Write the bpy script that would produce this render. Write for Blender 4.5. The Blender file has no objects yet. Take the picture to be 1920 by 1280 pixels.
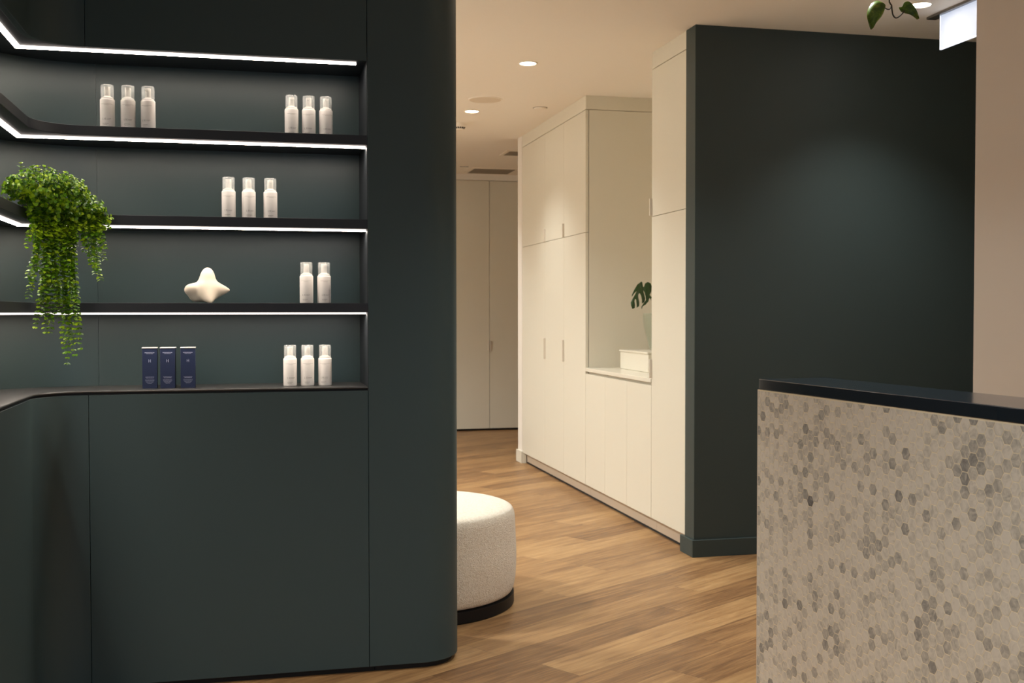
import bpy, bmesh, math, random
from mathutils import Vector, Matrix, noise
R = math.radians
rnd = random.Random(7)
C = bpy.context.scene.collection
PI = math.pi

# ------------------------------------------------------------------ helpers
def hexc(h):
    h = h.lstrip('#')
    v = [int(h[i:i+2], 16) / 255 for i in (0, 2, 4)]
    return tuple(((x / 12.92) if x <= .04045 else ((x + .055) / 1.055) ** 2.4) for x in v) + (1,)

def mat(name, color='#ffffff', rough=.5, metal=0., emit=None, strength=0., spec=.5, **kw):
    m = bpy.data.materials.new(name)
    m.use_nodes = True
    b = m.node_tree.nodes['Principled BSDF']
    b.inputs['Base Color'].default_value = hexc(color) if isinstance(color, str) else color
    b.inputs['Roughness'].default_value = rough
    b.inputs['Metallic'].default_value = metal
    b.inputs['Specular IOR Level'].default_value = spec
    for k, v in kw.items():
        b.inputs[k.replace('_', ' ')].default_value = v
    if emit:
        b.inputs['Emission Color'].default_value = hexc(emit) if isinstance(emit, str) else emit
        b.inputs['Emission Strength'].default_value = strength
    return m

class N:
    """small wrapper that writes shader node graphs"""
    def __init__(s, m):
        s.m = m; s.t = m.node_tree; s.b = s.t.nodes['Principled BSDF']
    def new(s, typ, **props):
        n = s.t.nodes.new(typ)
        for k, v in props.items(): setattr(n, k, v)
        return n
    def link(s, a, b): s.t.links.new(a, b)
    def put(s, sock, v):
        if isinstance(v, bpy.types.NodeSocket): s.link(v, sock)
        else: sock.default_value = v
    def math(s, op, a, b=0., c=0.):
        n = s.new('ShaderNodeMath', operation=op)
        for i, v in enumerate((a, b, c)): s.put(n.inputs[i], v)
        return n.outputs[0]
    def xyz(s, x, y, z):
        n = s.new('ShaderNodeCombineXYZ')
        for i, v in enumerate((x, y, z)): s.put(n.inputs[i], v)
        return n.outputs[0]
    def noise(s, vec, scale=5., detail=4., rough=.5, dist=0.):
        n = s.new('ShaderNodeTexNoise'); s.put(n.inputs['Vector'], vec)
        n.inputs['Scale'].default_value = scale; n.inputs['Detail'].default_value = detail
        n.inputs['Roughness'].default_value = rough; n.inputs['Distortion'].default_value = dist
        return n.outputs['Fac']
    def ramp(s, fac, stops):
        n = s.new('ShaderNodeValToRGB'); s.put(n.inputs[0], fac)
        e = n.color_ramp.elements
        while len(e) < len(stops): e.new(.5)
        for i, (p, c) in enumerate(stops):
            e[i].position = p; e[i].color = hexc(c) if isinstance(c, str) else c
        return n.outputs[0]
    def mix(s, fac, a, b, typ='MIX'):
        n = s.new('ShaderNodeMix', data_type='RGBA', blend_type=typ)
        s.put(n.inputs[0], fac); s.put(n.inputs[6], a); s.put(n.inputs[7], b)
        return n.outputs[2]
    def bump(s, h, strength=.3, dist=.002):
        n = s.new('ShaderNodeBump'); s.put(n.inputs['Height'], h)
        n.inputs['Strength'].default_value = strength; n.inputs['Distance'].default_value = dist
        s.link(n.outputs[0], s.b.inputs['Normal'])

def tag(o, label=None, cat=None, group=None, kind=None):
    if label: o['label'] = label
    if cat: o['category'] = cat
    if group: o['group'] = group
    if kind: o['kind'] = kind
    return o

def thing(name, loc, label, cat, group=None, rz=0):
    o = bpy.data.objects.new(name, None); C.objects.link(o)
    o.location = loc; o.rotation_euler = (0, 0, rz); o.empty_display_size = .05
    return tag(o, label, cat, group)

def obj(name, bm, m, parent=None, smooth=35, bevel=0., world=True):
    """link a bmesh as one object; with a parent, the mesh is given in world coordinates unless world=False"""
    me = bpy.data.meshes.new(name)
    bmesh.ops.recalc_face_normals(bm, faces=bm.faces)
    bm.to_mesh(me); bm.free()
    if smooth:
        me.polygons.foreach_set('use_smooth', [True] * len(me.polygons))
        me.set_sharp_from_angle(angle=R(smooth))
    for x in (m if isinstance(m, (list, tuple)) else [m]): me.materials.append(x)
    o = bpy.data.objects.new(name, me); C.objects.link(o)
    if parent:
        o.parent = parent
        if world:
            M = Matrix.Identity(4); q = parent
            while q:
                M = q.matrix_parent_inverse @ Matrix.Translation(q.location) @ q.rotation_euler.to_matrix().to_4x4() @ M
                q = q.parent
            o.matrix_parent_inverse = M.inverted()
    if bevel:
        b = o.modifiers.new('bevel', 'BEVEL'); b.width = bevel; b.segments = 2
        b.limit_method = 'ANGLE'; b.angle_limit = R(40)
    return o

def copy_tree(o, parent=None):
    c = o.copy(); C.objects.link(c)
    if parent: c.parent = parent
    for ch in list(o.children): copy_tree(ch, c)
    return c

def box(bm, x0, x1, y0, y1, z0, z1):
    v = [bm.verts.new(p) for p in ((x0,y0,z0),(x1,y0,z0),(x1,y1,z0),(x0,y1,z0),(x0,y0,z1),(x1,y0,z1),(x1,y1,z1),(x0,y1,z1))]
    for f in ((0,3,2,1),(4,5,6,7),(0,1,5,4),(1,2,6,5),(2,3,7,6),(3,0,4,7)): bm.faces.new([v[i] for i in f])

def B(*boxes):
    bm = bmesh.new()
    for b in boxes: box(bm, *b)
    return bm

def prism(bm, pts, z0, z1):
    a = [bm.verts.new((x, y, z0)) for x, y in pts]; b = [bm.verts.new((x, y, z1)) for x, y in pts]
    n = len(pts)
    for i in range(n): bm.faces.new((a[i], a[(i+1) % n], b[(i+1) % n], b[i]))
    bm.faces.new(a[::-1]); bm.faces.new(b)

def band(bm, inner, outer, z0, z1):
    """solid between two matching paths in plan"""
    n = len(inner)
    V = [[bm.verts.new((p[0], p[1], z)) for p in P] for P, z in ((inner, z0), (outer, z0), (inner, z1), (outer, z1))]
    a, b, c, d = V
    for i in range(n - 1):
        bm.faces.new((a[i], a[i+1], c[i+1], c[i])); bm.faces.new((b[i+1], b[i], d[i], d[i+1]))
        bm.faces.new((c[i], c[i+1], d[i+1], d[i])); bm.faces.new((a[i+1], a[i], b[i], b[i+1]))
    bm.faces.new((a[0], c[0], d[0], b[0])); bm.faces.new((a[-1], b[-1], d[-1], c[-1]))

def lathe(bm, prof, seg=32, c=(0, 0, 0)):
    rings = []
    for r, z in prof:
        if r < 1e-6: rings.append([bm.verts.new((c[0], c[1], c[2] + z))])
        else: rings.append([bm.verts.new((c[0] + r*math.cos(2*PI*k/seg), c[1] + r*math.sin(2*PI*k/seg), c[2] + z)) for k in range(seg)])
    for p, q in zip(rings, rings[1:]):
        for k in range(seg):
            k2 = (k+1) % seg
            if len(p) == 1 and len(q) == 1: continue
            if len(p) == 1: bm.faces.new((p[0], q[k], q[k2]))
            elif len(q) == 1: bm.faces.new((p[k], q[0], p[k2]))
            else: bm.faces.new((p[k], q[k], q[k2], p[k2]))

def tube(bm, pts, r, seg=6, r1=None):
    pts = [Vector(p) for p in pts]; n = len(pts); rings = []
    up = Vector((.3, .2, 1)).normalized()
    for i, p in enumerate(pts):
        d = (pts[min(i+1, n-1)] - pts[max(i-1, 0)]).normalized()
        s = d.cross(up)
        if s.length < 1e-4: s = d.cross(Vector((1, 0, 0)))
        s.normalize(); t = d.cross(s)
        rr = r if r1 is None else r + (r1 - r) * i / max(1, n-1)
        rings.append([bm.verts.new(p + (s*math.cos(2*PI*k/seg) + t*math.sin(2*PI*k/seg)) * rr) for k in range(seg)])
    for a, b in zip(rings, rings[1:]):
        for k in range(seg): bm.faces.new((a[k], a[(k+1) % seg], b[(k+1) % seg], b[k]))
    bm.faces.new(rings[0][::-1]); bm.faces.new(rings[-1])

def spline(pts, n=24):
    pts = [Vector(p) for p in pts]; out = []
    P = [pts[0]*2 - pts[1]] + pts + [pts[-1]*2 - pts[-2]]
    for i in range(1, len(P) - 2):
        for k in range(n):
            t = k / n; a, b, c, d = P[i-1], P[i], P[i+1], P[i+2]
            out.append(.5*((2*b) + (c-a)*t + (2*a-5*b+4*c-d)*t*t + (3*b-a-3*c+d)*t**3))
    out.append(pts[-1]); return out

# ------------------------------------------------------------------ camera
EYE = Vector((0, 0, 1.25)); F = 2097.0
yaw, pitch, roll = R(13.327), R(1.4977), R(-.0578)
fw = Vector((math.sin(yaw)*math.cos(pitch), math.cos(yaw)*math.cos(pitch), -math.sin(pitch)))
r0 = Vector((math.cos(yaw), -math.sin(yaw), 0)); u0 = r0.cross(fw)
rt = r0*math.cos(roll) + u0*math.sin(roll); up = -r0*math.sin(roll) + u0*math.cos(roll)
cam = bpy.data.cameras.new('camera'); co = bpy.data.objects.new('camera', cam); C.objects.link(co)
co.matrix_world = Matrix.Translation(EYE) @ Matrix((rt, up, -fw)).transposed().to_4x4()
cam.sensor_width = 36; cam.lens = F / 1920 * 36; cam.clip_start = .05; cam.clip_end = 60
cam.dof.use_dof = True; cam.dof.focus_distance = 3.3; cam.dof.aperture_fstop = 8.0
bpy.context.scene.camera = co

def at(x, y, Y):
    """the point of the vertical plane at depth Y that the photograph shows at (x, y)"""
    d = rt*(x-960) - up*(y-640) + fw*F
    return EYE + d * (Y / d.y)

# ------------------------------------------------------------------ materials
def panelmat(name, rough, spec, col='#394a4d'):
    m = mat(name, col, rough, spec=spec); n = N(m); tc = n.new('ShaderNodeTexCoord')
    n.bump(n.noise(tc.outputs['Object'], 380, 2), .04, .0005); return m
M_panel = panelmat('dark_green_panel', .5, .32)
M_back = panelmat('dark_green_panel_led_toned', .37, .5, '#314142')  # same finish as the outer panels, toned darker against the LED light
M_shelf = mat('black_metal', '#2b2f35', .45, spec=.3)
M_ledge = mat('ledge_metal', '#3b3a3a', .36, spec=.5)
M_kick = mat('kick_black', '#1a1c20', .7)
M_darkwall = mat('dark_wall_paint', '#374241', .5, spec=.3)
n = N(M_darkwall); tc = n.new('ShaderNodeTexCoord')
n.bump(n.noise(tc.outputs['Object'], 260, 3), .06, .0008)
M_white = mat('white_wall_paint', '#e6e1d8', .6)
n = N(M_white); tc = n.new('ShaderNodeTexCoord')
n.bump(n.noise(tc.outputs['Object'], 240, 3), .06, .0008)
M_ceil = mat('ceiling_paint', '#f0ebe2', .8)
M_lacquer = mat('white_lacquer', '#d9d5c6', .38)
M_stonetop = mat('white_stone_top', '#dfdacb', .25)
M_plinth = mat('plinth_laminate', '#b9aa98', .4)
M_gap = mat('shadow_gap_black', '#1c1a18', .8)  # black stands for the shade in gaps under plinths and doors
M_strip = mat('led_diffuser', '#ffffff', .5, emit=(1, .86, .73, 1), strength=17)
M_stripside = mat('led_diffuser_side', '#ffffff', .5, emit=(1, .88, .80, 1), strength=.75)
M_lens = mat('lamp_lens', '#ffffff', .4, emit=(1, .86, .68, 1), strength=14)
M_trimring = mat('light_trim', '#efe8dc', .5)
M_sign = mat('exit_sign_glow', '#e8f0ff', .3, emit=(.60, .74, 1, 1), strength=.22)
M_signedge = mat('exit_sign_edge', '#ffffff', .3, emit=(.8, .88, 1, 1), strength=.5)
M_tedge = mat('tile_edge', '#d9d1c4', .5)
M_alu = mat('brushed_aluminium', '#8d8780', .35, metal=.8)
M_grille = mat('grille_grey', '#8f8679', .6)
M_darkslot = mat('vent_dark', '#2a2622', .8)
M_grey = mat('pull_white', '#d9d2c6', .4)
M_bottle = mat('bottle_white', '#f6f3ee', .35)
M_pump = mat('pump_white', '#f6f2ea', .35)
M_print = mat('label_grey_print', '#9a958d', .6)
M_cap = mat('clear_cap', '#eef4f4', .12, Transmission_Weight=.0, Alpha=.20)
M_navy = mat('navy_carton', '#1f2a48', .5, spec=.3)
M_topglint = mat('carton_top_glint', '#d8d4d0', .4)  # pale colour stands for the LED highlight on the carton tops
M_navyprint = mat('carton_print', '#a4abc4', .5)
M_stone = mat('cream_ceramic', '#efe3cf', .55)
M_blackbase = mat('black_base', '#0f1013', .5, spec=.3)
M_counter = mat('black_polished_counter', '#1f262f', .13, spec=.5)
M_pot = mat('dark_pot', '#23282a', .5)
M_stem = mat('plant_stem', '#3d5a1c', .6)
M_vine = mat('vine_stem', '#2c2a1c', .6)
M_glass = mat('grey_green_glass', '#a3ad98', .08, Alpha=.24)

def leafmat(name, a, b, c, rough=.4, trans=.3):
    m = mat(name, a, rough); n = N(m)
    g = n.new('ShaderNodeNewGeometry')
    col = n.ramp(g.outputs['Random Per Island'], [(0, a), (.5, b), (1, c)])
    n.link(col, n.b.inputs['Base Color'])
    t = n.new('ShaderNodeBsdfTranslucent'); n.link(col, t.inputs[0])
    mx = n.new('ShaderNodeMixShader'); mx.inputs[0].default_value = trans
    n.link(n.b.outputs[0], mx.inputs[1]); n.link(t.outputs[0], mx.inputs[2])
    n.link(mx.outputs[0], n.t.nodes['Material Output'].inputs[0])
    return m
M_leaf = leafmat('boxwood_leaf', '#2b590c', '#689c10', '#a8c81f')
M_monstera = leafmat('monstera_leaf', '#24401c', '#28461e', '#2e4e22', .35, .12)
M_pothos = leafmat('pothos_leaf', '#5c6f22', '#5c6f22', '#5c6f22', .4, .35)
n = N(M_pothos); tc = n.new('ShaderNodeTexCoord')
f = n.noise(tc.outputs['Object'], 45, 3, .6, 1.5)
c_ = n.ramp(f, [(.35, '#475f1f'), (.55, '#617829'), (.72, '#8f9640')]); n.link(c_, n.b.inputs['Base Color'])
for q in n.t.nodes:
    if q.type == 'BSDF_TRANSLUCENT': n.link(c_, q.inputs[0])

# oak planks laid on the diagonal
M_floor = mat('oak_planks', '#b98c5e', .42, spec=.4)
n = N(M_floor); tc = n.new('ShaderNodeTexCoord'); sx = n.new('ShaderNodeSeparateXYZ'); n.link(tc.outputs['Object'], sx.inputs[0])
ang = R(58.0); PW, PL = .182, 1.28
x, y = sx.outputs[0], sx.outputs[1]
uu = n.math('ADD', n.math('MULTIPLY', x, math.sin(ang)), n.math('MULTIPLY', y, math.cos(ang)))
vv = n.math('SUBTRACT', n.math('MULTIPLY', y, math.sin(ang)), n.math('MULTIPLY', x, math.cos(ang)))
vr = n.math('DIVIDE', n.math('ADD', vv, 20.05), PW); row = n.math('FLOOR', vr)
w1 = n.new('ShaderNodeTexWhiteNoise', noise_dimensions='1D'); n.link(row, w1.inputs['W'])
ur = n.math('ADD', n.math('DIVIDE', uu, PL), n.math('MULTIPLY', w1.outputs['Value'], 7.)); colm = n.math('FLOOR', ur)
w2 = n.new('ShaderNodeTexWhiteNoise', noise_dimensions='2D'); n.link(n.xyz(row, colm, 0), w2.inputs['Vector'])
pid = w2.outputs['Value']
gv = n.xyz(n.math('ADD', n.math('MULTIPLY', uu, .9), n.math('MULTIPLY', pid, 37.)), n.math('MULTIPLY', vv, 9.), n.math('MULTIPLY', pid, 11.))
g1 = n.noise(gv, 2.2, 6, .62, 1.1)
g2 = n.noise(n.xyz(n.math('MULTIPLY', uu, 3.), n.math('MULTIPLY', vv, 90.), pid), 1.6, 5, .6, .3)
g3 = n.noise(n.xyz(n.math('ADD', n.math('MULTIPLY', uu, 1.7), n.math('MULTIPLY', pid, 91.)), n.math('MULTIPLY', vv, 30.), n.math('MULTIPLY', pid, 23.)), 1.5, 5, .65, .9)
tone = n.math('ADD', n.math('ADD', n.math('ADD', n.math('MULTIPLY', pid, .20), n.math('MULTIPLY', g3, .34)), n.math('MULTIPLY', g1, .44)), n.math('MULTIPLY', g2, .34))
col = n.ramp(tone, [(.44, '#5f442c'), (.56, '#7c5b3b'), (.66, '#947049'), (.78, '#aa865a'), (.92, '#bb986c')])
ev = n.math('ABSOLUTE', n.math('SUBTRACT', n.math('FRACT', vr), .5)); eu = n.math('ABSOLUTE', n.math('SUBTRACT', n.math('FRACT', ur), .5))
edge = n.math('MAXIMUM', n.math('GREATER_THAN', ev, .5 - .0011/PW), n.math('GREATER_THAN', eu, .5 - .0009/PL))
n.link(n.mix(n.math('MULTIPLY', edge, .6), col, hexc('#4a3522')), n.b.inputs['Base Color'])
n.link(n.math('ADD', n.math('MULTIPLY', g2, .2), .33), n.b.inputs['Roughness'])
n.bump(n.math('SUBTRACT', n.math('MULTIPLY', g2, .35), edge), .12, .0012)

# marble mosaic: a tint per tile held on the mesh, veins by noise
M_tile = mat('marble_hexagon', '#cfc8bd', .36)
n = N(M_tile); tc = n.new('ShaderNodeTexCoord'); at_ = n.new('ShaderNodeAttribute', attribute_name='tint')
sp = n.new('ShaderNodeSeparateColor'); n.link(at_.outputs['Color'], sp.inputs[0])
off = n.new('ShaderNodeVectorMath', operation='ADD'); n.link(tc.outputs['Object'], off.inputs[0])
n.link(n.xyz(n.math('MULTIPLY', sp.outputs[1], 9.), n.math('MULTIPLY', sp.outputs[1], 5.), n.math('MULTIPLY', sp.outputs[2], 9.)), off.inputs[1])
v1 = n.noise(off.outputs[0], 38, 4, .6, 1.6); v2 = n.noise(off.outputs[0], 16, 3, .6, 2.5)
dark = n.math('ADD', sp.outputs[0], n.math('MULTIPLY', n.math('SUBTRACT', v1, .5), n.math('ADD', .55, n.math('MULTIPLY', sp.outputs[0], 1.7))))
dark = n.math('ADD', dark, n.math('MULTIPLY', n.math('SUBTRACT', v2, .5), .25))
n.link(n.ramp(dark, [(0, '#e2ded3'), (.18, '#c8c5bb'), (.45, '#9e9d98'), (1, '#5c5c5e')]), n.b.inputs['Base Color'])
M_grout = mat('cream_grout', '#f0e6ca', .8)

# boucle
M_boucle = mat('boucle_wool', '#f0e6d4', .95, spec=.1, Sheen_Weight=.3)
n = N(M_boucle); tc = n.new('ShaderNodeTexCoord')
vo = n.new('ShaderNodeTexVoronoi'); vo.inputs['Scale'].default_value = 250; n.link(tc.outputs['Object'], vo.inputs['Vector'])
nz = n.noise(tc.outputs['Object'], 110, 3)
h = n.math('ADD', n.math('MULTIPLY', vo.outputs['Distance'], -.8), n.math('MULTIPLY', nz, .9))
n.bump(h, .8, .0032)
n.link(n.ramp(nz, [(.3, '#e6dac5'), (.6, '#f4ebda')]), n.b.inputs['Base Color'])

# ------------------------------------------------------------------ the setting
CZ = 2.70
def struct(name, bm, m, **k): return tag(obj(name, bm, m, **k), kind='structure')
struct('floor', B((-1.3, 5, -2.5, 11.7, -.08, 0)), M_floor)
struct('ceiling', B((-1.4, 5.1, -2.6, 11.8, CZ, CZ+.1)), M_ceil)
struct('wall_left', B((-1.4, -1.3, -2.5, 11.7, 0, CZ)), M_white)
struct('wall_right', B((5, 5.1, -2.5, 11.7, 0, CZ)), M_white)
struct('wall_front', B((-1.4, -.6, -2.6, -2.5, 0, CZ), (3.6, 5.1, -2.6, -2.5, 0, CZ), (-.6, 3.6, -2.6, -2.5, 0, .25), (-.6, 3.6, -2.6, -2.5, 2.4, CZ)), M_white)
wn = struct('added_window_1', B((-.6, -.55, -2.58, -2.52, .25, 2.4), (3.55, 3.6, -2.58, -2.52, .25, 2.4), (1.475, 1.525, -2.58, -2.52, .25, 2.4), (-.55, 3.55, -2.58, -2.52, .25, .30), (-.55, 3.55, -2.58, -2.52, 2.35, 2.4)), M_kick)  # unseen window added behind the camera to let in cool fill
pl = bpy.data.lights.new('added_window_portal', 'AREA'); pl.shape = 'RECTANGLE'; pl.size = 4.1; pl.size_y = 2.1; pl.cycles.is_portal = True  # portal guiding sky light through the added window
po = bpy.data.objects.new('added_window_portal', pl); C.objects.link(po); po.location = (1.5, -2.51, 1.32); po.rotation_euler = (R(90), 0, R(180))
struct('wall_back', B((-1.3, 5, 11.6, 11.7, 0, CZ), (-1.3, 5, 11.55, 11.6, 2.637, CZ)), M_white)
struct('wall_partition', B((2.212, 5, 5.314, 5.438, 0, CZ)), M_darkwall, bevel=.002)
bm = bmesh.new(); prism(bm, [(3.024, 4.2), (5, 4.2), (5, 4.4), (3.20, 4.4)], 0, CZ); struct('wall_pillar', bm, M_white, bevel=.002)
struct('wall_corridor', B((2.213, 5, 8.985, 9.125, 0, CZ)), M_white, bevel=.002)
struct('wall_recess', B((2.86, 2.95, 5.438, 8.985, 0, CZ)), M_white)
struct('baseboard_partition', B((2.198, 5, 5.299, 5.314, 0, .088), (2.198, 2.212, 5.314, 5.47, 0, .088)), M_darkwall, bevel=.002)
struct('baseboard_corridor', B((2.199, 2.213, 8.962, 9.14, 0, .10), (2.213, 2.245, 8.962, 8.985, 0, .10)), M_lacquer, bevel=.002)
struct('trim_1', B((2.216, 2.86, 7.205, 8.985, 2.607, CZ)), M_lacquer, bevel=.0015)
struct('trim_2', B((2.216, 2.86, 5.44, 5.944, 2.607, CZ)), M_lacquer, bevel=.0015)
# far double doors
for k, (a, b) in enumerate(((1.835, 2.490), (2.494, 3.149), (1.176, 1.831), (3.153, 3.80))):
    d = struct('door_%d' % (k+1), B((a, b, 11.55, 11.59, .022, 2.632)), M_lacquer, bevel=.0015)
    if k < 2:
        x = 2.487 if k == 0 else 2.497
        bm = bmesh.new(); box(bm, x-.012 if k == 0 else x, x if k == 0 else x+.012, 11.533, 11.552, .84, .95)
        obj('door_handle', bm, M_grey, d, bevel=.002)
struct('door_gap_shade', B((-1.3, 5, 11.585, 11.6, 0, .022)), M_gap)  # black strip painting the shade in the gap under the doors

# ------------------------------------------------------------------ dark curved shelving wall
FX, FY, RAD = -.655, 3.86, .15       # face of the return, face of the main run, inner corner radius
ACX, ACY = FX + RAD, FY - RAD
NX = .404                            # right end of the niche
Y0 = 1.75                            # where the return ends, out of view
def path(d, part='all', x1=NX, gap=0.):
    p = []
    if part in ('all', 'corner'):
        p.append((FX - d, Y0)); p.append((FX - d, ACY - .3))
        for k in range(25):
            t = PI - PI/2 * k/24
            p.append((ACX + (RAD+d)*math.cos(t), ACY + (RAD+d)*math.sin(t)))
    if part == 'all': p.append((x1, FY + d))
    if part == 'run': p = [(ACX + gap, FY + d), (x1, FY + d)]
    return p
def slab(d0, d1, z0, z1, part='all', x1=NX, gap=0.):
    bm = bmesh.new(); band(bm, path(d0, part, x1, gap), path(d1, part, x1, gap), z0, z1); return bm

unit = thing('shelving_wall', (-.1, 3.86, 0), 'dark green curved built-in wall unit with four lit open shelves', 'wall unit')
LZ = .995; SH = (1.282, 1.569, 1.856); TH = .032; SOF = 2.111; ND = .27
obj('base_panel', slab(0, .02, .021, LZ-.014, 'corner'), M_panel, unit, bevel=.0012)
obj('base_panel', slab(0, .02, .021, LZ-.014, 'run', NX+.0005, .0014), M_panel, unit, bevel=.0012)
obj('ledge', slab(-.003, ND, LZ-.007, LZ), M_ledge, unit, bevel=.0028)
obj('ledge_batten', slab(.008, ND, LZ-.02, LZ-.007), M_kick, unit)
obj('back_panel', slab(ND, ND+.015, LZ-.02, SOF+.02, 'corner'), M_back, unit)
obj('back_panel', slab(ND+.0008, ND+.015, LZ-.02, SOF+.02, 'run', NX, .0006), M_back, unit)
obj('side_panel', B((NX, NX+.0185, FY+.001, FY+ND+.015, LZ-.02, SOF+.02)), M_shelf, unit)
obj('toe_kick', slab(.02, .03, 0, .022, x1=NX+.02), M_kick, unit)
def led(parent, z, x1):
    a, b = .030, .052; ra, rb = .050, .068
    I = [(FX-ra, Y0+.02), (FX-ra, FY+a), (x1, FY+a)]; O = [(FX-rb, Y0+.02), (FX-rb, FY+b), (x1, FY+b)]
    bm = bmesh.new(); band(bm, I, O, z-.0065, z+.0005)
    o = obj('led_strip', bm, [M_strip, M_stripside], parent, smooth=0)
    for p in o.data.polygons: p.material_index = 0 if p.normal.z < -.5 else 1
    return o
for k, z in enumerate(SH):
    s = obj('shelf', slab(0, ND, z-TH, z), M_shelf, unit, bevel=.001)
    led(s, z-TH, NX-.0015)
so = obj('soffit', slab(.004, ND, SOF, SOF+.02), M_shelf, unit)
led(so, SOF, .372)
obj('fascia_panel', slab(0, .02, SOF-.001, CZ, 'corner'), M_panel, unit, bevel=.0012)
obj('fascia_panel', slab(0, .02, SOF-.001, CZ, 'run', NX+.0005, .0014), M_panel, unit, bevel=.0012)
# rounded end of the wall
EX, ER = .59, .15
def endpts(i, r=0.):
    p = [(NX+.0018+i, FY+i)]
    for k in range(25):
        t = -PI/2 + PI/2*k/24; p.append((EX + (ER-i)*math.cos(t), FY+ER + (ER-i)*math.sin(t)))
    p += [(EX+ER-i, 4.26-i), (NX+.0018+i, 4.26-i)]
    return p
bm = bmesh.new(); prism(bm, endpts(0), .021, CZ); obj('end_panel', bm, M_panel, unit, bevel=.0015)
bm = bmesh.new(); prism(bm, endpts(.0202), 0, .022); obj('toe_kick', bm, M_kick, unit)
obj('rear_panel', B((-1.295, NX+.0015, 4.24, 4.26, 0, CZ)), M_panel, unit)
obj('return_end', B((-1.295, FX-.0, Y0-.02, Y0, 0, CZ)), M_panel, unit)

# ------------------------------------------------------------------ bottles
def text_mesh(s, size):
    cu = bpy.data.curves.new('t', 'FONT'); cu.body = s; cu.size = size; cu.align_x = 'LEFT'; cu.resolution_u = 3
    o = bpy.data.objects.new('t', cu); C.objects.link(o)
    dg = bpy.context.evaluated_depsgraph_get(); me = bpy.data.meshes.new_from_object(o.evaluated_get(dg))
    bpy.data.objects.remove(o); bpy.data.curves.remove(cu)
    bm = bmesh.new(); bm.from_mesh(me); bpy.data.meshes.remove(me); return bm
def rect(bm, x0, x1, z0, z1, nx=6):
    for k in range(nx):
        a = x0 + (x1-x0)*k/nx; b = x0 + (x1-x0)*(k+1)/nx
        bm.faces.new([bm.verts.new(p) for p in ((a, z0, 0), (b, z0, 0), (b, z1, 0), (a, z1, 0))])
def words(bm, x0, x1, z, h, r):
    x = x0
    while x < x1 - .0005:
        w = min(r.uniform(.0012, .0035), x1 - x); rect(bm, x, x + w, z, z + h, 2); x += w + .0007
def letters(bm, s, x, z, h, wscale, stroke):
    """thin capital letters drawn as strokes"""
    for ch in s:
        w = h*wscale
        if ch == 'L': rect(bm, x, x+stroke, z, z+h, 1); rect(bm, x, x+w*.8, z, z+stroke*.6, 2)
        if ch == 'H': rect(bm, x, x+stroke, z, z+h, 1); rect(bm, x+w-stroke, x+w, z, z+h, 1); rect(bm, x, x+w, z+h*.48, z+h*.48+stroke*.5, 2)
        if ch == '|': rect(bm, x+w*.3, x+w*.3+stroke*.45, z-h*.15, z+h*1.1, 1)
        x += w*1.35 if ch != '|' else w*.8
    return x

BR = .0247
def make_bottle():
    t = thing('pump_bottle', (0, 0, 0), 'x', 'bottle', 'white pump bottles on the lit shelves')
    bm = bmesh.new()
    lathe(bm, [(0, 0), (.0225, 0), (.0240, .0012), (BR, .0035), (BR, .094), (.0244, .0968), (.0232, .0988), (.0222, .0992), (0, .0992)], 40)
    obj('body', bm, M_bottle, t, world=False)
    bm = bmesh.new()
    lathe(bm, [(0, .0990), (.0212, .0990), (.0212, .1025), (.0195, .1045), (.0130, .1075), (.0108, .1100), (.0104, .1180), (.0104, .1395), (.0094, .1412), (0, .1414)], 28)
    b2 = bmesh.new(); box(b2, -.0055, .0055, -.0165, -.004, .1315, .1395)
    me = bpy.data.meshes.new('x'); b2.to_mesh(me); b2.free(); bm.from_mesh(me); bpy.data.meshes.remove(me)
    obj('pump', bm, M_pump, t, world=False)
    bm = bmesh.new()
    lathe(bm, [(.0222, .0992), (.0222, .1400), (.0219, .1455), (.0205, .1472), (0, .1474), (0, .1462), (.0198, .1460), (.0210, .1448), (.0213, .1400), (.0213, .0992), (.0222, .0992)], 36)
    obj('clear_cap', bm, M_cap, t, world=False)
    bm = bmesh.new(); rr = random.Random(3)
    x = letters(bm, 'LH', -.0135, .0262, .0068, .62, .0009)
    letters(bm, '|', x - .0008, .0262, .0068, .5, .0009)
    words(bm, x+.0022, .0155, .0302, .0010, rr); words(bm, x+.0022, .0130, .0272, .0010, rr)
    words(bm, -.0130, .0060, .0135, .0013, rr); words(bm, -.0120, .0015, .0098, .0008, rr)
    rect(bm, -.021, .021, .0800, .0806, 24); words(bm, -.0080, .0080, .0765, .0008, rr)
    for v in bm.verts:
        x, z = v.co.x, v.co.y; a = x/BR
        v.co = ((BR+.0002)*math.sin(a), -(BR+.0002)*math.cos(a), z)
    o = obj('lettering', bm, M_print, t, world=False, smooth=0); o['label'] = 'thin grey lettering'
    return t
proto = make_bottle(); first = True
rows = [  # base height, depth of axis, pixel columns, label position words, turn of each bottle
    (SH[2], 3.912, (205.5, 244, 281.5), 'at the left of the top shelf', (0, 4, -14)),
    (SH[2], 3.957, (549, 581, 613), 'at the right end of the top shelf', (6, -8, 10)),
    (SH[1], 3.957, (430.5, 468, 508.5), 'on the second shelf down', (-3, 12, 9)),
    (SH[0], 3.957, (575, 608), 'on the shelf with the cream sculpture', (-6, 10)),
    (LZ, 3.957, (543.5, 576, 609), 'on the bottom ledge', (5, 3, -9)),
]
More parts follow.
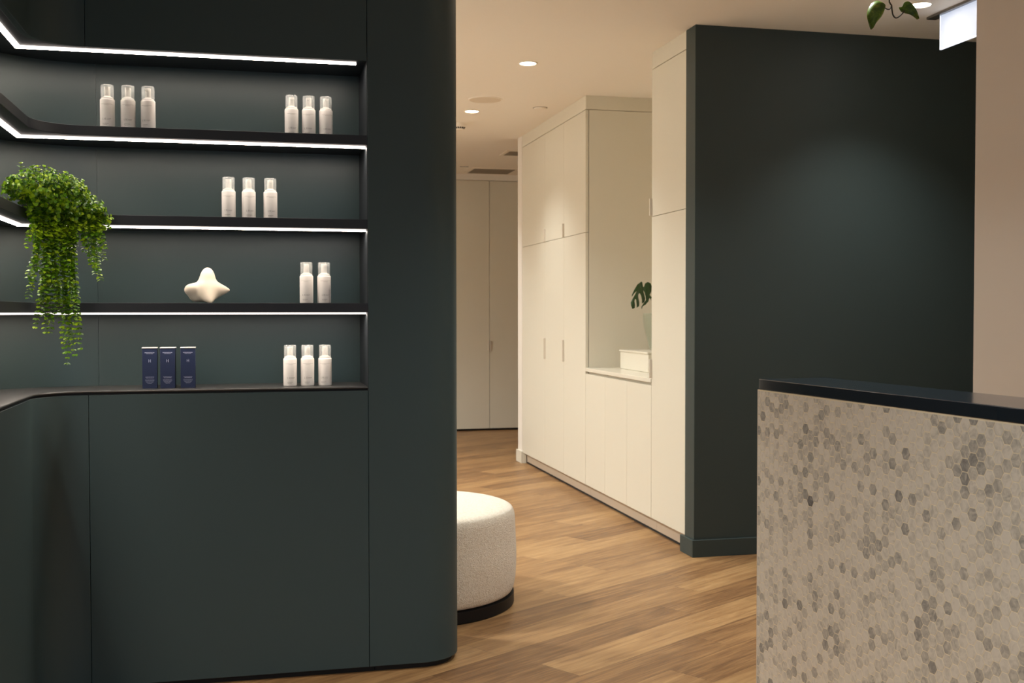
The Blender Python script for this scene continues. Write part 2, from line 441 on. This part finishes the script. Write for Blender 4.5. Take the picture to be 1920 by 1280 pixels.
for z, Y, cols, where, turns in rows:
    nm = ('left', 'middle', 'right') if len(cols) == 3 else ('left', 'right')
    for k, px in enumerate(cols):
        o = proto if first else copy_tree(proto); first = False
        o.scale = (.945, .945, .967)
        o.location = (at(px, 600, Y).x, Y, z); o.rotation_euler = (0, 0, R(turns[k]) + math.atan2(-o.location.x, Y)*.0)
        cnt = 'three' if len(cols) == 3 else 'two'
        o['label'] = 'white pump bottle, %s of %s %s' % (nm[k], cnt, where)

# navy cartons
def make_carton():
    t = thing('product_carton', (0, 0, 0), 'x', 'box', 'navy cartons on the bottom ledge')
    h, w = .1345, .0240
    obj('carton_body', B((-w, w, -w, w, 0, h)), M_navy, t, world=False, bevel=.0012)
    obj('carton_edge_glint', B((-w-.0012, w+.0012, -w-.0012, w+.0012, h, h+.0035)), M_topglint, t, world=False, bevel=.001)['label'] = 'pale top edge standing for a highlight'  # pale strip put in for the LED highlight along the top edge
    bm = bmesh.new(); rr = random.Random(5)
    words(bm, -.0155, .0155, .1195, .0022, rr); words(bm, -.0105, .0105, .1162, .0012, rr)
    letters(bm, 'H', -.0036, .0880, .0100, .72, .0014)
    words(bm, -.0140, .0140, .0380, .0012, rr); words(bm, -.0120, .0120, .0350, .0010, rr)
    for k, ww in enumerate((.0150, .0145, .0130, .0105, .0070)): words(bm, -ww, ww, .0290 - k*.0030, .0007, rr)
    for v in bm.verts: v.co = (v.co.x, -w-.0003, v.co.y)
    obj('lettering', bm, M_navyprint, t, world=False, smooth=0)['label'] = 'pale lettering'
    return t
pc = make_carton()
for k, px in enumerate((281.5, 315.5, 353)):
    o = pc if k == 0 else copy_tree(pc)
    o.location = (at(px, 700, 3.955).x, 3.955, LZ); o.rotation_euler = (0, 0, R((2, -1, 1)[k]))
    o['label'] = 'navy blue carton with pale lettering, %s of three on the bottom ledge' % ('leftmost', 'middle one', 'rightmost')[k]

# cream sculpture on the third shelf
bm = bmesh.new(); bmesh.ops.create_icosphere(bm, subdivisions=6, radius=1)
lob = [((.05, -.05, 1), .033, 27, 2.2), ((-1, -.25, .05), .030, 21, 2.4), ((-.85, .1, -.5), .022, 27, 2.2), ((1, .10, -.02), .0365, 19, 1.25), ((.20, -.78, -.60), .036, 19, 1.25), ((-.1, 1, -.2), .022, 24, 2.)]
for v in bm.verts:
    d = v.co.normalized(); r = .0405
    for ax, a, sg, e in lob: r += a*math.exp(-(math.degrees(d.angle(Vector(ax)))/sg)**e)
    v.co = d*r
    if v.co.z < -.0465: v.co.z = -.0465 + (v.co.z + .0465)*.12
for _ in range(2): bmesh.ops.smooth_vert(bm, verts=bm.verts, factor=.5, use_axis_x=True, use_axis_y=True, use_axis_z=True)
zmin = min(v.co.z for v in bm.verts)
sc_ = .1215 / (max(v.co.z for v in bm.verts) - zmin)
for v in bm.verts: v.co = Vector((v.co.x*sc_, v.co.y*sc_, (v.co.z-zmin)*sc_))
sp_ = at(388, 566, 3.935)
o = obj('sculpture', bm, M_stone, smooth=0); o.location = (sp_.x, 3.945, SH[0] - .001)
for p in o.data.polygons: p.use_smooth = True
tag(o, 'small cream abstract four-lobed ceramic sculpture on the third shelf', 'sculpture')

# ------------------------------------------------------------------ trailing plant
def leaf(bm, p, d, nrm, L, W, cup=.25):
    d = d.normalized(); s = d.cross(nrm)
    if s.length < 1e-4: s = d.cross(Vector((1, .3, .2)))
    s.normalize(); nn = s.cross(d)
    ts = ((0, .12), (.25, .82), (.55, 1), (.82, .70), (1, .08)); rows_ = []
    for t, w in ts:
        c = p + d*L*t + nn*L*cup*(-(t-.4)**2)
        rows_.append([bm.verts.new(c - s*W*w + nn*W*.25*w), bm.verts.new(c), bm.verts.new(c + s*W*w + nn*W*.25*w)])
    for a, b in zip(rows_, rows_[1:]):
        bm.faces.new((a[0], a[1], b[1], b[0])); bm.faces.new((a[1], a[2], b[2], b[1]))
def rv(): return Vector((rnd.gauss(0, 1), rnd.gauss(0, 1), rnd.gauss(0, 1))).normalized()

def depth(px):  # how far out the stems hang, in front of the curved shelf edge
    pts = ((0, 3.50), (50, 3.60), (75, 3.65), (100, 3.69), (130, 3.735), (160, 3.775), (200, 3.79))
    for (a, ya), (b, yb) in zip(pts, pts[1:]):
        if px <= b: return ya + (yb-ya)*(px-a)/(b-a)
    return 3.79
plant = thing('trailing_plant', (-.655, 3.875, SH[1]), 'bushy green trailing plant hanging off the second shelf corner', 'plant')
bm = bmesh.new(); lathe(bm, [(0, 0), (.045, 0), (.058, .085), (.054, .085), (.05, .07), (0, .07)], 28, (-.655, 3.875, SH[1]))
obj('pot', bm, M_pot, plant)
crown = bmesh.new(); cst = bmesh.new()
blobs = [((38, 358), .050, 20), ((68, 352), .062, 34), ((100, 362), .066, 40), ((132, 378), .060, 40), ((160, 396), .048, 28), ((180, 408), .034, 16), ((85, 392), .05, 24), ((120, 400), .05, 24), ((26, 345), .026, 8), ((140, 352), .026, 10)]
def sprig(base, d, L, n_, size):
    pts = []; p = Vector(base)
    for k in range(n_+1):
        pts.append(p.copy()); p = p + d*(L/n_); d = (d + rv()*.16).normalized()
    tube(cst, pts, .0011, 4)
    for k, q in enumerate(pts[1:]):
        ax = (pts[k+1]-pts[k]).normalized(); s = ax.cross(rv()).normalized(); s2 = ax.cross(s)
        sz = size*(1.05 - .35*k/n_)
        for e in ((s, -s) if k % 2 else (s2, -s2)):
            leaf(crown, q, e + ax*.55, ax, sz*1.15*rnd.uniform(.85, 1.15), sz*.52*rnd.uniform(.85, 1.15))
for (px, py), rr_, cnt in blobs:
    px = px*.955 + 10; py += 5
    c = at(px, py, depth(px) + .03)
    for k in range(int(cnt*1.35)):
        d = rv(); d.y = -abs(d.y)*.9 + .15; d = d.normalized()
        b = c + Vector((d.x*rr_*.62, d.y*rr_*.45, d.z*rr_*.55))
        sprig(b, (d + Vector((0, -.3, .35))).normalized(), rr_*.5 + .008, rnd.choice((3, 4, 5)), .0122)
for px, py, qx, qy in ((42, 345, 39, 310), (52, 345, 57, 322), (80, 345, 83, 316), (86, 345, 90, 330), (118, 362, 112, 338), (134, 360, 138, 336), (148, 372, 156, 350), (170, 392, 178, 372), (178, 400, 196, 396), (20, 355, 11, 345), (22, 362, 14, 338)):
    a = at(px, py, depth(px)+.01); b = at(qx, qy, depth(px)); sprig(a, (b-a).normalized(), (b-a).length*1.1, 5, .0125)
obj('leafy_crown', crown, M_leaf, plant, smooth=60)
obj('branch', cst, M_stem, plant)
strands = [(62,412,50,462),(70,410,60,540),(72,412,53,558),(80,408,72,590),(85,408,88,602),(92,408,94,622),(98,406,84,622),(100,406,102,592),(106,406,108,578),(112,406,118,592),(118,406,126,606),(122,408,132,640),(128,408,126,680),(132,408,140,604),(136,410,150,652),(96,420,66,612),(110,416,140,664),(104,416,121,660),(148,404,158,470),(156,402,170,492),(164,400,178,512),(172,400,188,524),(178,400,196,486),(184,402,197,462),(168,400,176,480),(144,404,142,452),(88,414,80,566),(116,414,112,566),(76,412,68,500),(126,414,138,560),(134,410,132,540),(102,412,96,600),(176,400,184,500)]
for x0, y0, x1, y1 in strands + [(a + rnd.uniform(-5, 5), b + rnd.uniform(-4, 4), c + rnd.uniform(-6, 6), d - rnd.uniform(2, 40)) for a, b, c, d in strands[::2]]:
    Ya = depth(x0) - .005; Yb = depth(x0) - rnd.uniform(.0, .035)
    a = at(x0, y0 - 14, Ya + .05); m0 = at(x0, y0, Ya); m1 = at(x0 + (x1-x0)*.4 + rnd.uniform(-4, 4), y0 + (y1-y0)*.45, Yb); e = at(x1, y1, Yb)
    pts = spline([a, m0, m1, e], 14)
    bm = bmesh.new(); tube(bm, pts, .0011, 4, .0006)
    st = obj('trailing_stem', bm, M_stem, plant)
    bm = bmesh.new(); acc = 0.; flip = 0; tot = sum((q-p).length for p, q in zip(pts, pts[1:])); s_ = 0
    for p, q in zip(pts, pts[1:]):
        seg = q - p; s_ += seg.length; acc += seg.length
        while acc > .0086:
            acc -= .0086; flip += 1
            ax = seg.normalized(); a0 = flip*PI/2 + rnd.uniform(-.8, .8)
            e1 = ax.orthogonal().normalized(); e2 = ax.cross(e1)
            fr = s_/tot; sz = .0168*(1.02 - .33*fr)*rnd.uniform(.75, 1.2)
            for sg in (0, PI):
                dd = e1*math.cos(a0+sg) + e2*math.sin(a0+sg)
                leaf(bm, q, dd + Vector((0, 0, -.25)) + ax*.2, Vector((0, -.15, 1)) + rv()*.42, sz, sz*.45)
    obj('leaves', bm, M_leaf, st, smooth=60)

# ------------------------------------------------------------------ pouf
pouf = thing('pouf', (.695, 4.785, 0), 'round cream boucle pouf on a black base behind the curved wall end', 'pouf')
bm = bmesh.new()
prof = [(0, .05), (.36, .05), (.41, .053), (.430, .066), (.441, .12), (.445, .21), (.442, .29), (.439, .36), (.434, .394), (.418, .414), (.37, .423), (.2, .427), (0, .428)]
pr = [(p.x, p.y) for p in spline([Vector((r_, z_, 0)) for r_, z_ in prof], 4)]
pr[0] = (0, pr[0][1]); pr[-1] = (0, pr[-1][1])
lathe(bm, [(max(0, r_), z_) for r_, z_ in pr], 96, (.695, 4.785, 0)); obj('cushion', bm, M_boucle, pouf, smooth=80)
bm = bmesh.new(); lathe(bm, [(0, 0), (.430, 0), (.434, .004), (.434, .049), (0, .051)], 72, (.695, 4.785, 0)); obj('base', bm, M_blackbase, pouf)

# ------------------------------------------------------------------ white cabinets along the corridor
CX, CB = 2.215, 2.858
def door(parent, y0, y1, z0, z1, pull=None):
    d = obj('cabinet_door', B((CX, CX+.02, y0+.0012, y1-.0012, z0+.0015, z1-.0015)), M_lacquer, parent, bevel=.001)
    if pull:
        yp, za, zb = pull
        obj('door_pull', B((CX-.016, CX+.001, yp-.004, yp+.004, za, zb)), M_grey, d, bevel=.0015)
    return d
SPL = 1.785
tall = thing('tall_cabinet', (2.5, 8.1, 0), 'tall white cupboard with six doors at the far end of the corridor run', 'cabinet')
obj('carcass', B((CX+.024, CB, 7.205, 8.98, .09, 2.604)), M_lacquer, tall, bevel=.001)
obj('plinth', B((CX+.035, CX+.05, 7.205, 8.96, .014, .09)) , M_plinth, tall); obj('plinth_gap_shade', B((CX+.037, CX+.05, 7.205, 8.96, 0, .014)), M_gap, tall)  # black strip at the floor stands for the dark gap below the plinth
for y0, y1, yp in ((7.205, 7.737, 7.728), (7.737, 8.254, 8.245), (8.254, 8.98, None)):
    door(tall, y0, y1, SPL, 2.604, (yp, 1.786, 1.885) if yp else None)
    door(tall, y0, y1, .087, SPL, (yp, .895, 1.052) if yp else None)
tal2 = thing('tall_cabinet', (2.5, 5.69, 0), 'narrow tall white cupboard beside the dark partition wall', 'cabinet')
obj('carcass', B((CX+.024, CB, 5.44, 5.944, .09, 2.604)), M_lacquer, tal2, bevel=.001)
obj('plinth', B((CX+.035, CX+.05, 5.472, 5.944, .014, .09)), M_plinth, tal2); obj('plinth_gap_shade', B((CX+.037, CX+.05, 5.472, 5.944, 0, .014)), M_gap, tal2)
door(tal2, 5.44, 5.944, SPL, 2.604, (5.938, 1.79, 1.885)); door(tal2, 5.44, 5.944, .087, SPL, (5.938, .88, .985))
base = thing('base_cabinet', (2.5, 6.57, 0), 'low white cupboard under the niche worktop', 'cabinet')
obj('carcass', B((CX+.024, CB, 5.946, 7.203, .09, .845)), M_lacquer, base, bevel=.001)
obj('plinth', B((CX+.035, CX+.05, 5.946, 7.203, .014, .09)), M_plinth, base); obj('plinth_gap_shade', B((CX+.037, CX+.05, 5.946, 7.203, 0, .014)), M_gap, base)
for y0, y1 in ((5.946, 6.364), (6.364, 6.784), (6.784, 7.203)): door(base, y0, y1, .087, .838)
o = obj('worktop', B((CX-.004, CB, 5.946, 7.203, .852, .876)), M_stonetop, bevel=.002); tag(o, 'white worktop slab in the cupboard niche', 'worktop')
obj('worktop_support', B((CX+.02, CB-.01, 5.95, 7.2, .8455, .852)), M_plinth, o)

# box, vase and leaf in the niche
wb = thing('display_box', (2.58, 6.76, .876), 'low white box standing on the niche worktop', 'box')
obj('box_body', B((2.40, 2.76, 6.50, 7.03, .876, .992)), M_stonetop, wb, bevel=.006)
obj('box_lid', B((2.395, 2.765, 6.495, 7.035, .992, 1.003)), M_stonetop, wb, bevel=.002)
va = thing('glass_vase', (2.585, 6.80, 1.003), 'grey-green glass vase standing on the white niche box', 'vase')
bm = bmesh.new(); lathe(bm, [(0, 0), (.055, 0), (.062, .006), (.078, .07), (.098, .15), (.104, .20), (.104, .24), (.100, .24), (.099, .20), (.093, .15), (.073, .07), (.056, .012), (0, .012)], 40, (2.585, 6.80, 1.003))
obj('vase_body', bm, M_glass, va)
ms = thing('monstera_leaf', (2.585, 6.80, 1.02), 'dark green split monstera leaf standing in the glass vase', 'leaf')
out = [(262,140),(274,160),(283,220),(300,220),(315,170),(355,148),(395,165),(415,210),(410,290),(385,340),(402,372),(408,430),(394,402),(380,385),(365,440),(320,490),(278,515),(265,555),(260,520),(284,480),(330,415),(322,360),(308,310),(288,272),(285,280),(300,330),(318,400),(300,455),(268,470),(268,420),(255,350),(232,312),(212,340),(213,380),(228,450),(225,510),(190,535),(187,470),(181,415),(168,400),(156,430),(165,500),(160,540),(125,552),(105,500),(100,455),(125,405),(172,322),(190,285),(160,310),(115,372),(118,340),(150,270),(200,185)]
bm = bmesh.new(); fr_ = []
for a, b in out:
    px, py = 1170 + a/8, 510 + b/8
    fr_.append(bm.verts.new(at(px, py, 6.80 + .025*math.sin((a-250)/90) - .0004*(b-350)*.25)))
bm.faces.new(fr_); bmesh.ops.triangulate(bm, faces=bm.faces[:])
o = obj('leaf_blade', bm, M_monstera, ms, smooth=60)
sm = o.modifiers.new('thick', 'SOLIDIFY'); sm.thickness = .0012
bm = bmesh.new(); tube(bm, spline([(2.585, 6.80, 1.02), (2.58, 6.80, 1.18), (2.565, 6.80, 1.30), at(1217, 553, 6.80)], 10), .0035, 8); obj('stalk', bm, M_stem, ms)

# ------------------------------------------------------------------ reception desk
desk = thing('reception_desk', (1.60, 2.2, 0), 'reception desk front clad in small marble hexagon tiles', 'desk')
A = Vector((1.490, 3.09, 0)); D = Vector((.066, -1.095, 0)).normalized(); Nn = Vector((-D.y*-1, D.x*-1, 0))  # along the front; outwards
Nn = Vector((D.y, -D.x, 0)).normalized()
if Nn.x > 0: Nn = -Nn
LEN, HT, TK = 1.95, 1.018, .20
def dk(s, out_, z): return A + D*s + Nn*out_ + Vector((0, 0, z))
def dbox(s0, s1, o0, o1, z0, z1):
    bm = bmesh.new(); P = []
    prism(bm, [tuple(dk(s, o_, 0)[:2]) for s, o_ in ((s0, o0), (s1, o0), (s1, o1), (s0, o1))], z0, z1); return bm
obj('grout_panel', dbox(.001, LEN, -.0005, -TK, 0, HT), M_grout, desk)
bm = bmesh.new(); lay = bm.loops.layers.color.new('tint')
S = .0302; g = .0016; rH = (S/2 - g/2)/math.cos(PI/6)
cw = S*math.cos(PI/6); trr = random.Random(11)
def clip(poly, axis, lim, keep_less):
    res = []
    for i, p in enumerate(poly):
        q = poly[(i+1) % len(poly)]
        pi = p[axis] <= lim if keep_less else p[axis] >= lim; qi = q[axis] <= lim if keep_less else q[axis] >= lim
        if pi: res.append(p)
        if pi != qi:
            t = (lim - p[axis])/(q[axis]-p[axis]); res.append((p[0]+(q[0]-p[0])*t, p[1]+(q[1]-p[1])*t))
    return res
for i in range(int(LEN/cw)+2):
    for j in range(int(HT/S)+2):
        cs, cz = i*cw + .004, HT - .008 - j*S - (S/2 if i % 2 else 0) + .006
        poly = [(cs + rH*math.cos(PI/3*k), cz + rH*math.sin(PI/3*k)) for k in range(6)]
        poly = clip(clip(clip(clip(poly, 0, .001, False), 0, LEN, True), 1, .002, False), 1, HT-.004, True)
        if len(poly) < 3: continue
        mx = sum(p[0] for p in poly)/len(poly); mz = sum(p[1] for p in poly)/len(poly)
        cl = noise.noise(Vector((cs*7, cz*7, 3.3)))
        b = trr.random()**1.35*.62 + max(0, cl)*.26
        if trr.random() < .02: b += .25
        tint = (min(1, b), trr.random(), trr.random(), 1)
        lo = [bm.verts.new(dk(a, -.0008, z_)) for a, z_ in poly]
        hi = [bm.verts.new(dk(mx + (a-mx)*.985, 0, mz + (z_-mz)*.985)) for a, z_ in poly]
        fs = [bm.faces.new(hi)]
        for k in range(len(poly)):
            k2 = (k+1) % len(poly); fs.append(bm.faces.new((lo[k], lo[k2], hi[k2], hi[k])))
        for f in fs:
            for l in f.loops: l[lay] = tint
obj('tile_mosaic', bm, M_tile, desk, smooth=0)
obj('edge_trim', dbox(-.0015, .001, .0005, -TK, 0, HT), M_tedge, desk)
o = obj('counter_top', dbox(.006, LEN, .001, -.225, HT, 1.050), M_counter, desk, bevel=.002); o['label'] = 'polished black stone ledge'
obj('work_surface', dbox(.03, LEN, -TK, -.75, .70, .74), M_counter, desk, bevel=.002)
obj('desk_side', dbox(.03, .06, -TK, -.72, 0, .70), M_panel, desk)

# ------------------------------------------------------------------ hanging pothos above the desk
vp = thing('hanging_vine', (1.83, 2.9, 2.42), 'hanging pothos vine with two green leaves below the ceiling', 'plant')
Q = lambda a, b, dy=0.: at(1560 + a/5.333, b/5.333, 2.9 + dy)
bm = bmesh.new()
tube(bm, spline([(1.83, 2.9, 2.50), (1.80, 2.9, 2.30), Q(572, -40), Q(580, 30), Q(595, 55), Q(600, 100), Q(610, 150), Q(635, 178), Q(670, 165), Q(725, 112)], 8), .0021, 7)
tube(bm, spline([Q(597, 50), Q(580, 88), Q(552, 92), Q(515, 70)], 8), .0016, 6)
obj('vine_stem', bm, M_vine, vp)
def outline_leaf(pts, mid, bulge, name):
    """leaf blade: rim points joined to a raised midrib"""
    bm = bmesh.new(); n_ = len(pts)
    rim = [Q(*p) for p in pts]; m_ = [Q(*p) for p in mid]
    c = sum(rim, Vector())/n_
    ring = [bm.verts.new(p) for p in rim]; prev = ring
    mids = []
    for p in rim:
        best = None
        for a, b in zip(m_, m_[1:]):
            t = max(0, min(1, (p-a).dot(b-a)/(b-a).length_squared)); q = a + (b-a)*t
            if best is None or (p-q).length < (p-best).length: best = q
        mids.append(best)
    for k, f in enumerate((.33, .66, .92)):
        h = bulge*math.sin(f*PI*.62)
        cur = [bm.verts.new(p.lerp(q, f) + Vector((0, -h, .15*h))) for p, q in zip(rim, mids)]
        for i in range(n_): bm.faces.new((prev[i], prev[(i+1) % n_], cur[(i+1) % n_], cur[i]))
        prev = cur
    bm.faces.new(prev)
    bmesh.ops.triangulate(bm, faces=[f for f in bm.faces if len(f.verts) > 4])
    o = obj(name, bm, M_pothos, vp, smooth=70); s = o.modifiers.new('thick', 'SOLIDIFY'); s.thickness = .0008
def closed(pts, n_=4):
    P = [Vector((a, b, 0)) for a, b in pts]; outp = []
    L_ = len(P)
    for i in range(L_):
        a, b, c, d = P[i-1], P[i], P[(i+1) % L_], P[(i+2) % L_]
        for k in range(n_):
            t = k/n_; v = .5*((2*b) + (c-a)*t + (2*a-5*b+4*c-d)*t*t + (3*b-a-3*c+d)*t**3); outp.append((v.x, v.y))
    return outp
outline_leaf(closed([(514,66),(487,18),(440,8),(392,38),(357,98),(349,160),(364,230),(390,298),(432,240),(490,172),(520,112)]), [(512,72),(470,130),(392,292)], .012, 'leaf')
outline_leaf(closed([(725,112),(692,104),(668,76),(700,66),(722,25),(765,14),(805,42),(840,90),(874,186),(830,160),(772,142),(738,132)]), [(724,108),(790,110),(868,180)], -.010, 'leaf')
bm = bmesh.new(); lathe(bm, [(0, 0), (.07, 0), (.10, .13), (.094, .13), (.088, .11), (0, .11)], 28, (1.83, 2.9, 2.42)); obj('pot', bm, M_pot, vp)
bm = bmesh.new()
for k in range(3):
    a = 2*PI*k/3; tube(bm, [(1.83 + .097*math.cos(a), 2.9 + .097*math.sin(a), 2.54), (1.83, 2.9, 2.70)], .0015, 5)
obj('hanger', bm, M_vine, vp)

# ------------------------------------------------------------------ ceiling fittings
def make_downlight(power):
    t = thing('downlight', (0, 0, CZ), 'x', 'ceiling light', 'recessed ceiling downlights')
    bm = bmesh.new(); lathe(bm, [(.046, -.0005), (.056, -.0005), (.058, -.0025), (.056, -.005), (.048, -.006), (.046, -.004), (.046, -.0005)], 40); obj('trim_ring', bm, M_trimring, t, world=False)
    bm = bmesh.new(); lathe(bm, [(0, -.0012), (.0465, -.0012), (.0465, -.0035), (0, -.0035)], 40); obj('lens', bm, M_lens, t, world=False)
    li = bpy.data.lights.new('downlight_beam', 'SPOT'); li.energy = power; li.color = (.975, 1, .98)
    li.spot_size = R(105); li.spot_blend = 1.0; li.shadow_soft_size = .045
    o = bpy.data.objects.new('downlight_beam', li); C.objects.link(o); o.parent = t; o.location = (0, 0, -.04)
    return t
dl = make_downlight(75)
spots = [(1.602, 6.353, 22, 'recessed downlight above the corridor, the larger one nearer the camera'),
         (1.588, 7.951, 25, 'recessed downlight further along the corridor beside the round ceiling speaker'),
         (3.103, 4.729, 26, 'recessed downlight beside the hanging exit sign'),
         (1.60, 4.74, 20, 'recessed downlight above the cream pouf'),
         (1.60, 9.55, 30, 'recessed downlight in front of the far doors'),
         (1.60, 3.15, 40, 'recessed downlight over the end of the reception desk'), (3.10, 3.15, 14, 'recessed downlight in front of the white pillar wall'),
         (1.60, 1.60, 26, 'added unseen downlight over the reception floor'), (.25, 1.60, 50, 'added unseen downlight in front of the shelving wall'),  # reception lamps out of view, added for light
         (3.10, 1.60, 200, 'added unseen downlight behind the reception desk'),
         (-.75, 5.2, 126, 'added unseen fill light on the wall behind the shelving unit'),  # this and the next two are unseen lamps added for ambient bounce
         (-.75, 6.9, 126, 'added unseen fill light on the left corridor wall'),
         (-.75, 8.6, 126, 'added unseen fill light on the far left corridor wall'),
         (1.0, -.9, 30, 'added unseen downlight behind the camera')]  # unseen lamp added for light from the rear
for k, (x, y, pw, lab) in enumerate(spots):
    o = dl if k == 0 else copy_tree(dl)
    o.location = (x, y, CZ); o['label'] = lab
    for ch in o.children:
        if ch.type == 'LIGHT' and pw != 75: 
            ch.data = ch.data.copy(); ch.data.energy = pw
            if x < -.5: ch.data.spot_size = R(165); ch.data.shadow_soft_size = .12
sk = thing('ceiling_speaker', (1.592, 7.504, CZ), 'round flush white speaker grille in the corridor ceiling', 'speaker')
bm = bmesh.new(); lathe(bm, [(0, -.002), (.108, -.002), (.108, -.0035), (0, -.0035)], 48, (1.592, 7.504, CZ)); obj('speaker_mesh', bm, mat('speaker_mesh', '#d8ccba', .9), sk)
bm = bmesh.new(); lathe(bm, [(.108, 0), (.117, 0), (.117, -.004), (.108, -.005), (.108, 0)], 48, (1.592, 7.504, CZ)); obj('speaker_rim', bm, M_trimring, sk)
dt = thing('ceiling_sensor', (2.036, 7.718, CZ), 'small round white sensor disc on the ceiling near the cupboards', 'sensor')
bm = bmesh.new(); lathe(bm, [(0, -.012), (.036, -.012), (.043, -.009), (.046, -.003), (.046, 0), (0, 0)], 36, (2.036, 7.718, CZ)); obj('sensor_disc', bm, M_trimring, dt)
bm = bmesh.new(); lathe(bm, [(.046, 0), (.052, 0), (.052, -.002), (.046, -.0025), (.046, 0)], 36, (2.036, 7.718, CZ)); obj('sensor_base', bm, M_grille, dt)
sd = thing('smoke_detector', (1.60, 8.50, CZ), 'white smoke detector with dark vents beside the curved wall end', 'smoke detector')
bm = bmesh.new(); lathe(bm, [(0, -.012), (.06, -.012), (.062, -.008), (.062, 0), (0, 0)], 36, (1.60, 8.50, CZ)); obj('mounting_plate', bm, M_trimring, sd)
bm = bmesh.new(); lathe(bm, [(0, -.050), (.024, -.050), (.030, -.046), (.046, -.030), (.050, -.012), (0, -.012)], 36, (1.60, 8.50, CZ)); obj('detector_head', bm, M_trimring, sd)
bm = bmesh.new()
for k in range(16):
    a = 2*PI*k/16; c_, s_ = math.cos(a), math.sin(a)
    p = [Vector((1.60 + r_*c_ - w_*s_, 8.50 + r_*s_ + w_*c_, CZ + z_)) for r_, w_, z_ in ((.0475, -.006, -.030), (.0475, .006, -.030), (.036, .006, -.042), (.036, -.006, -.042))]
    bm.faces.new([bm.verts.new(q) for q in p])
obj('detector_vent', bm, M_darkslot, sd, smooth=0)
def grille(name, x0, x1, y0, y1, label, fr):
    t = thing(name, ((x0+x1)/2, (y0+y1)/2, CZ), label, 'vent', 'ceiling air grilles')
    z0, z1 = CZ-.008, CZ-.0005
    obj('grille_frame', B((x0-fr, x1+fr, y0-.03, y0, z0, z1), (x0-fr, x1+fr, y1, y1+.03, z0, z1), (x0-fr, x0, y0, y1, z0, z1), (x1, x1+fr, y0, y1, z0, z1)), M_trimring, t)
    obj('grille_backing', B((x0, x1, y0, y1, CZ-.002, z1)), M_darkslot, t)
    bm = bmesh.new(); n_ = int((y1-y0)/.016)
    for k in range(n_):
        y = y0 + (k+.5)*(y1-y0)/n_
        box(bm, x0, x1, y-.0062, y+.0062, CZ-.007, CZ-.0045)
    obj('grille_slats', bm, M_grille, t, smooth=0)
grille('air_grille', 2.235, 2.662, 11.06, 11.45, 'square grey air grille in the ceiling in front of the far doors', .035)
grille('air_grille', 2.305, 2.80, 9.81, 10.08, 'grey air grille in the ceiling just past the white wall corner', .03)
sv = thing('slot_vent', (2.11, 10.96, CZ), 'thin dark ceiling slot left of the square air grille', 'vent')
obj('slot', B((2.07, 2.155, 10.94, 10.985, CZ-.004, CZ-.0005)), M_darkslot, sv); obj('slot_rim', B((2.062, 2.163, 10.932, 10.94, CZ-.005, CZ-.0005), (2.062, 2.163, 10.985, 10.993, CZ-.005, CZ-.0005)), M_trimring, sv)
es = thing('exit_sign', (3.293, 4.66, CZ), 'glowing blank white edge-lit exit sign hanging from the ceiling', 'exit sign')
obj('sign_bracket', B((3.268, 3.318, 4.40, 4.93, CZ-.012, CZ)), M_alu, es, bevel=.002)
obj('sign_panel', B((3.289, 3.297, 4.44, 4.846, 2.526, CZ-.012)), M_sign, es, bevel=.001)
obj('sign_edge', B((3.288, 3.298, 4.44, 4.849, 2.523, 2.527), (3.288, 3.298, 4.846, 4.849, 2.527, CZ-.012)), M_signedge, es)

# ------------------------------------------------------------------ world and view
w = bpy.data.worlds.new('world'); bpy.context.scene.world = w; w.use_nodes = True
w.node_tree.nodes['Background'].inputs[0].default_value = (.60, .78, 1, 1)
w.node_tree.nodes['Background'].inputs[1].default_value = .36
s = bpy.context.scene
s.view_settings.view_transform = 'Standard'; s.view_settings.look = 'None'; s.view_settings.gamma = 1
s.view_settings.use_curve_mapping = False; s.view_settings.exposure = 1.35
s.cycles.use_denoising = True
s.cycles.max_bounces = 14; s.cycles.diffuse_bounces = 8; s.cycles.glossy_bounces = 5; s.cycles.transparent_max_bounces = 24
s.cycles.sample_clamp_indirect = 6
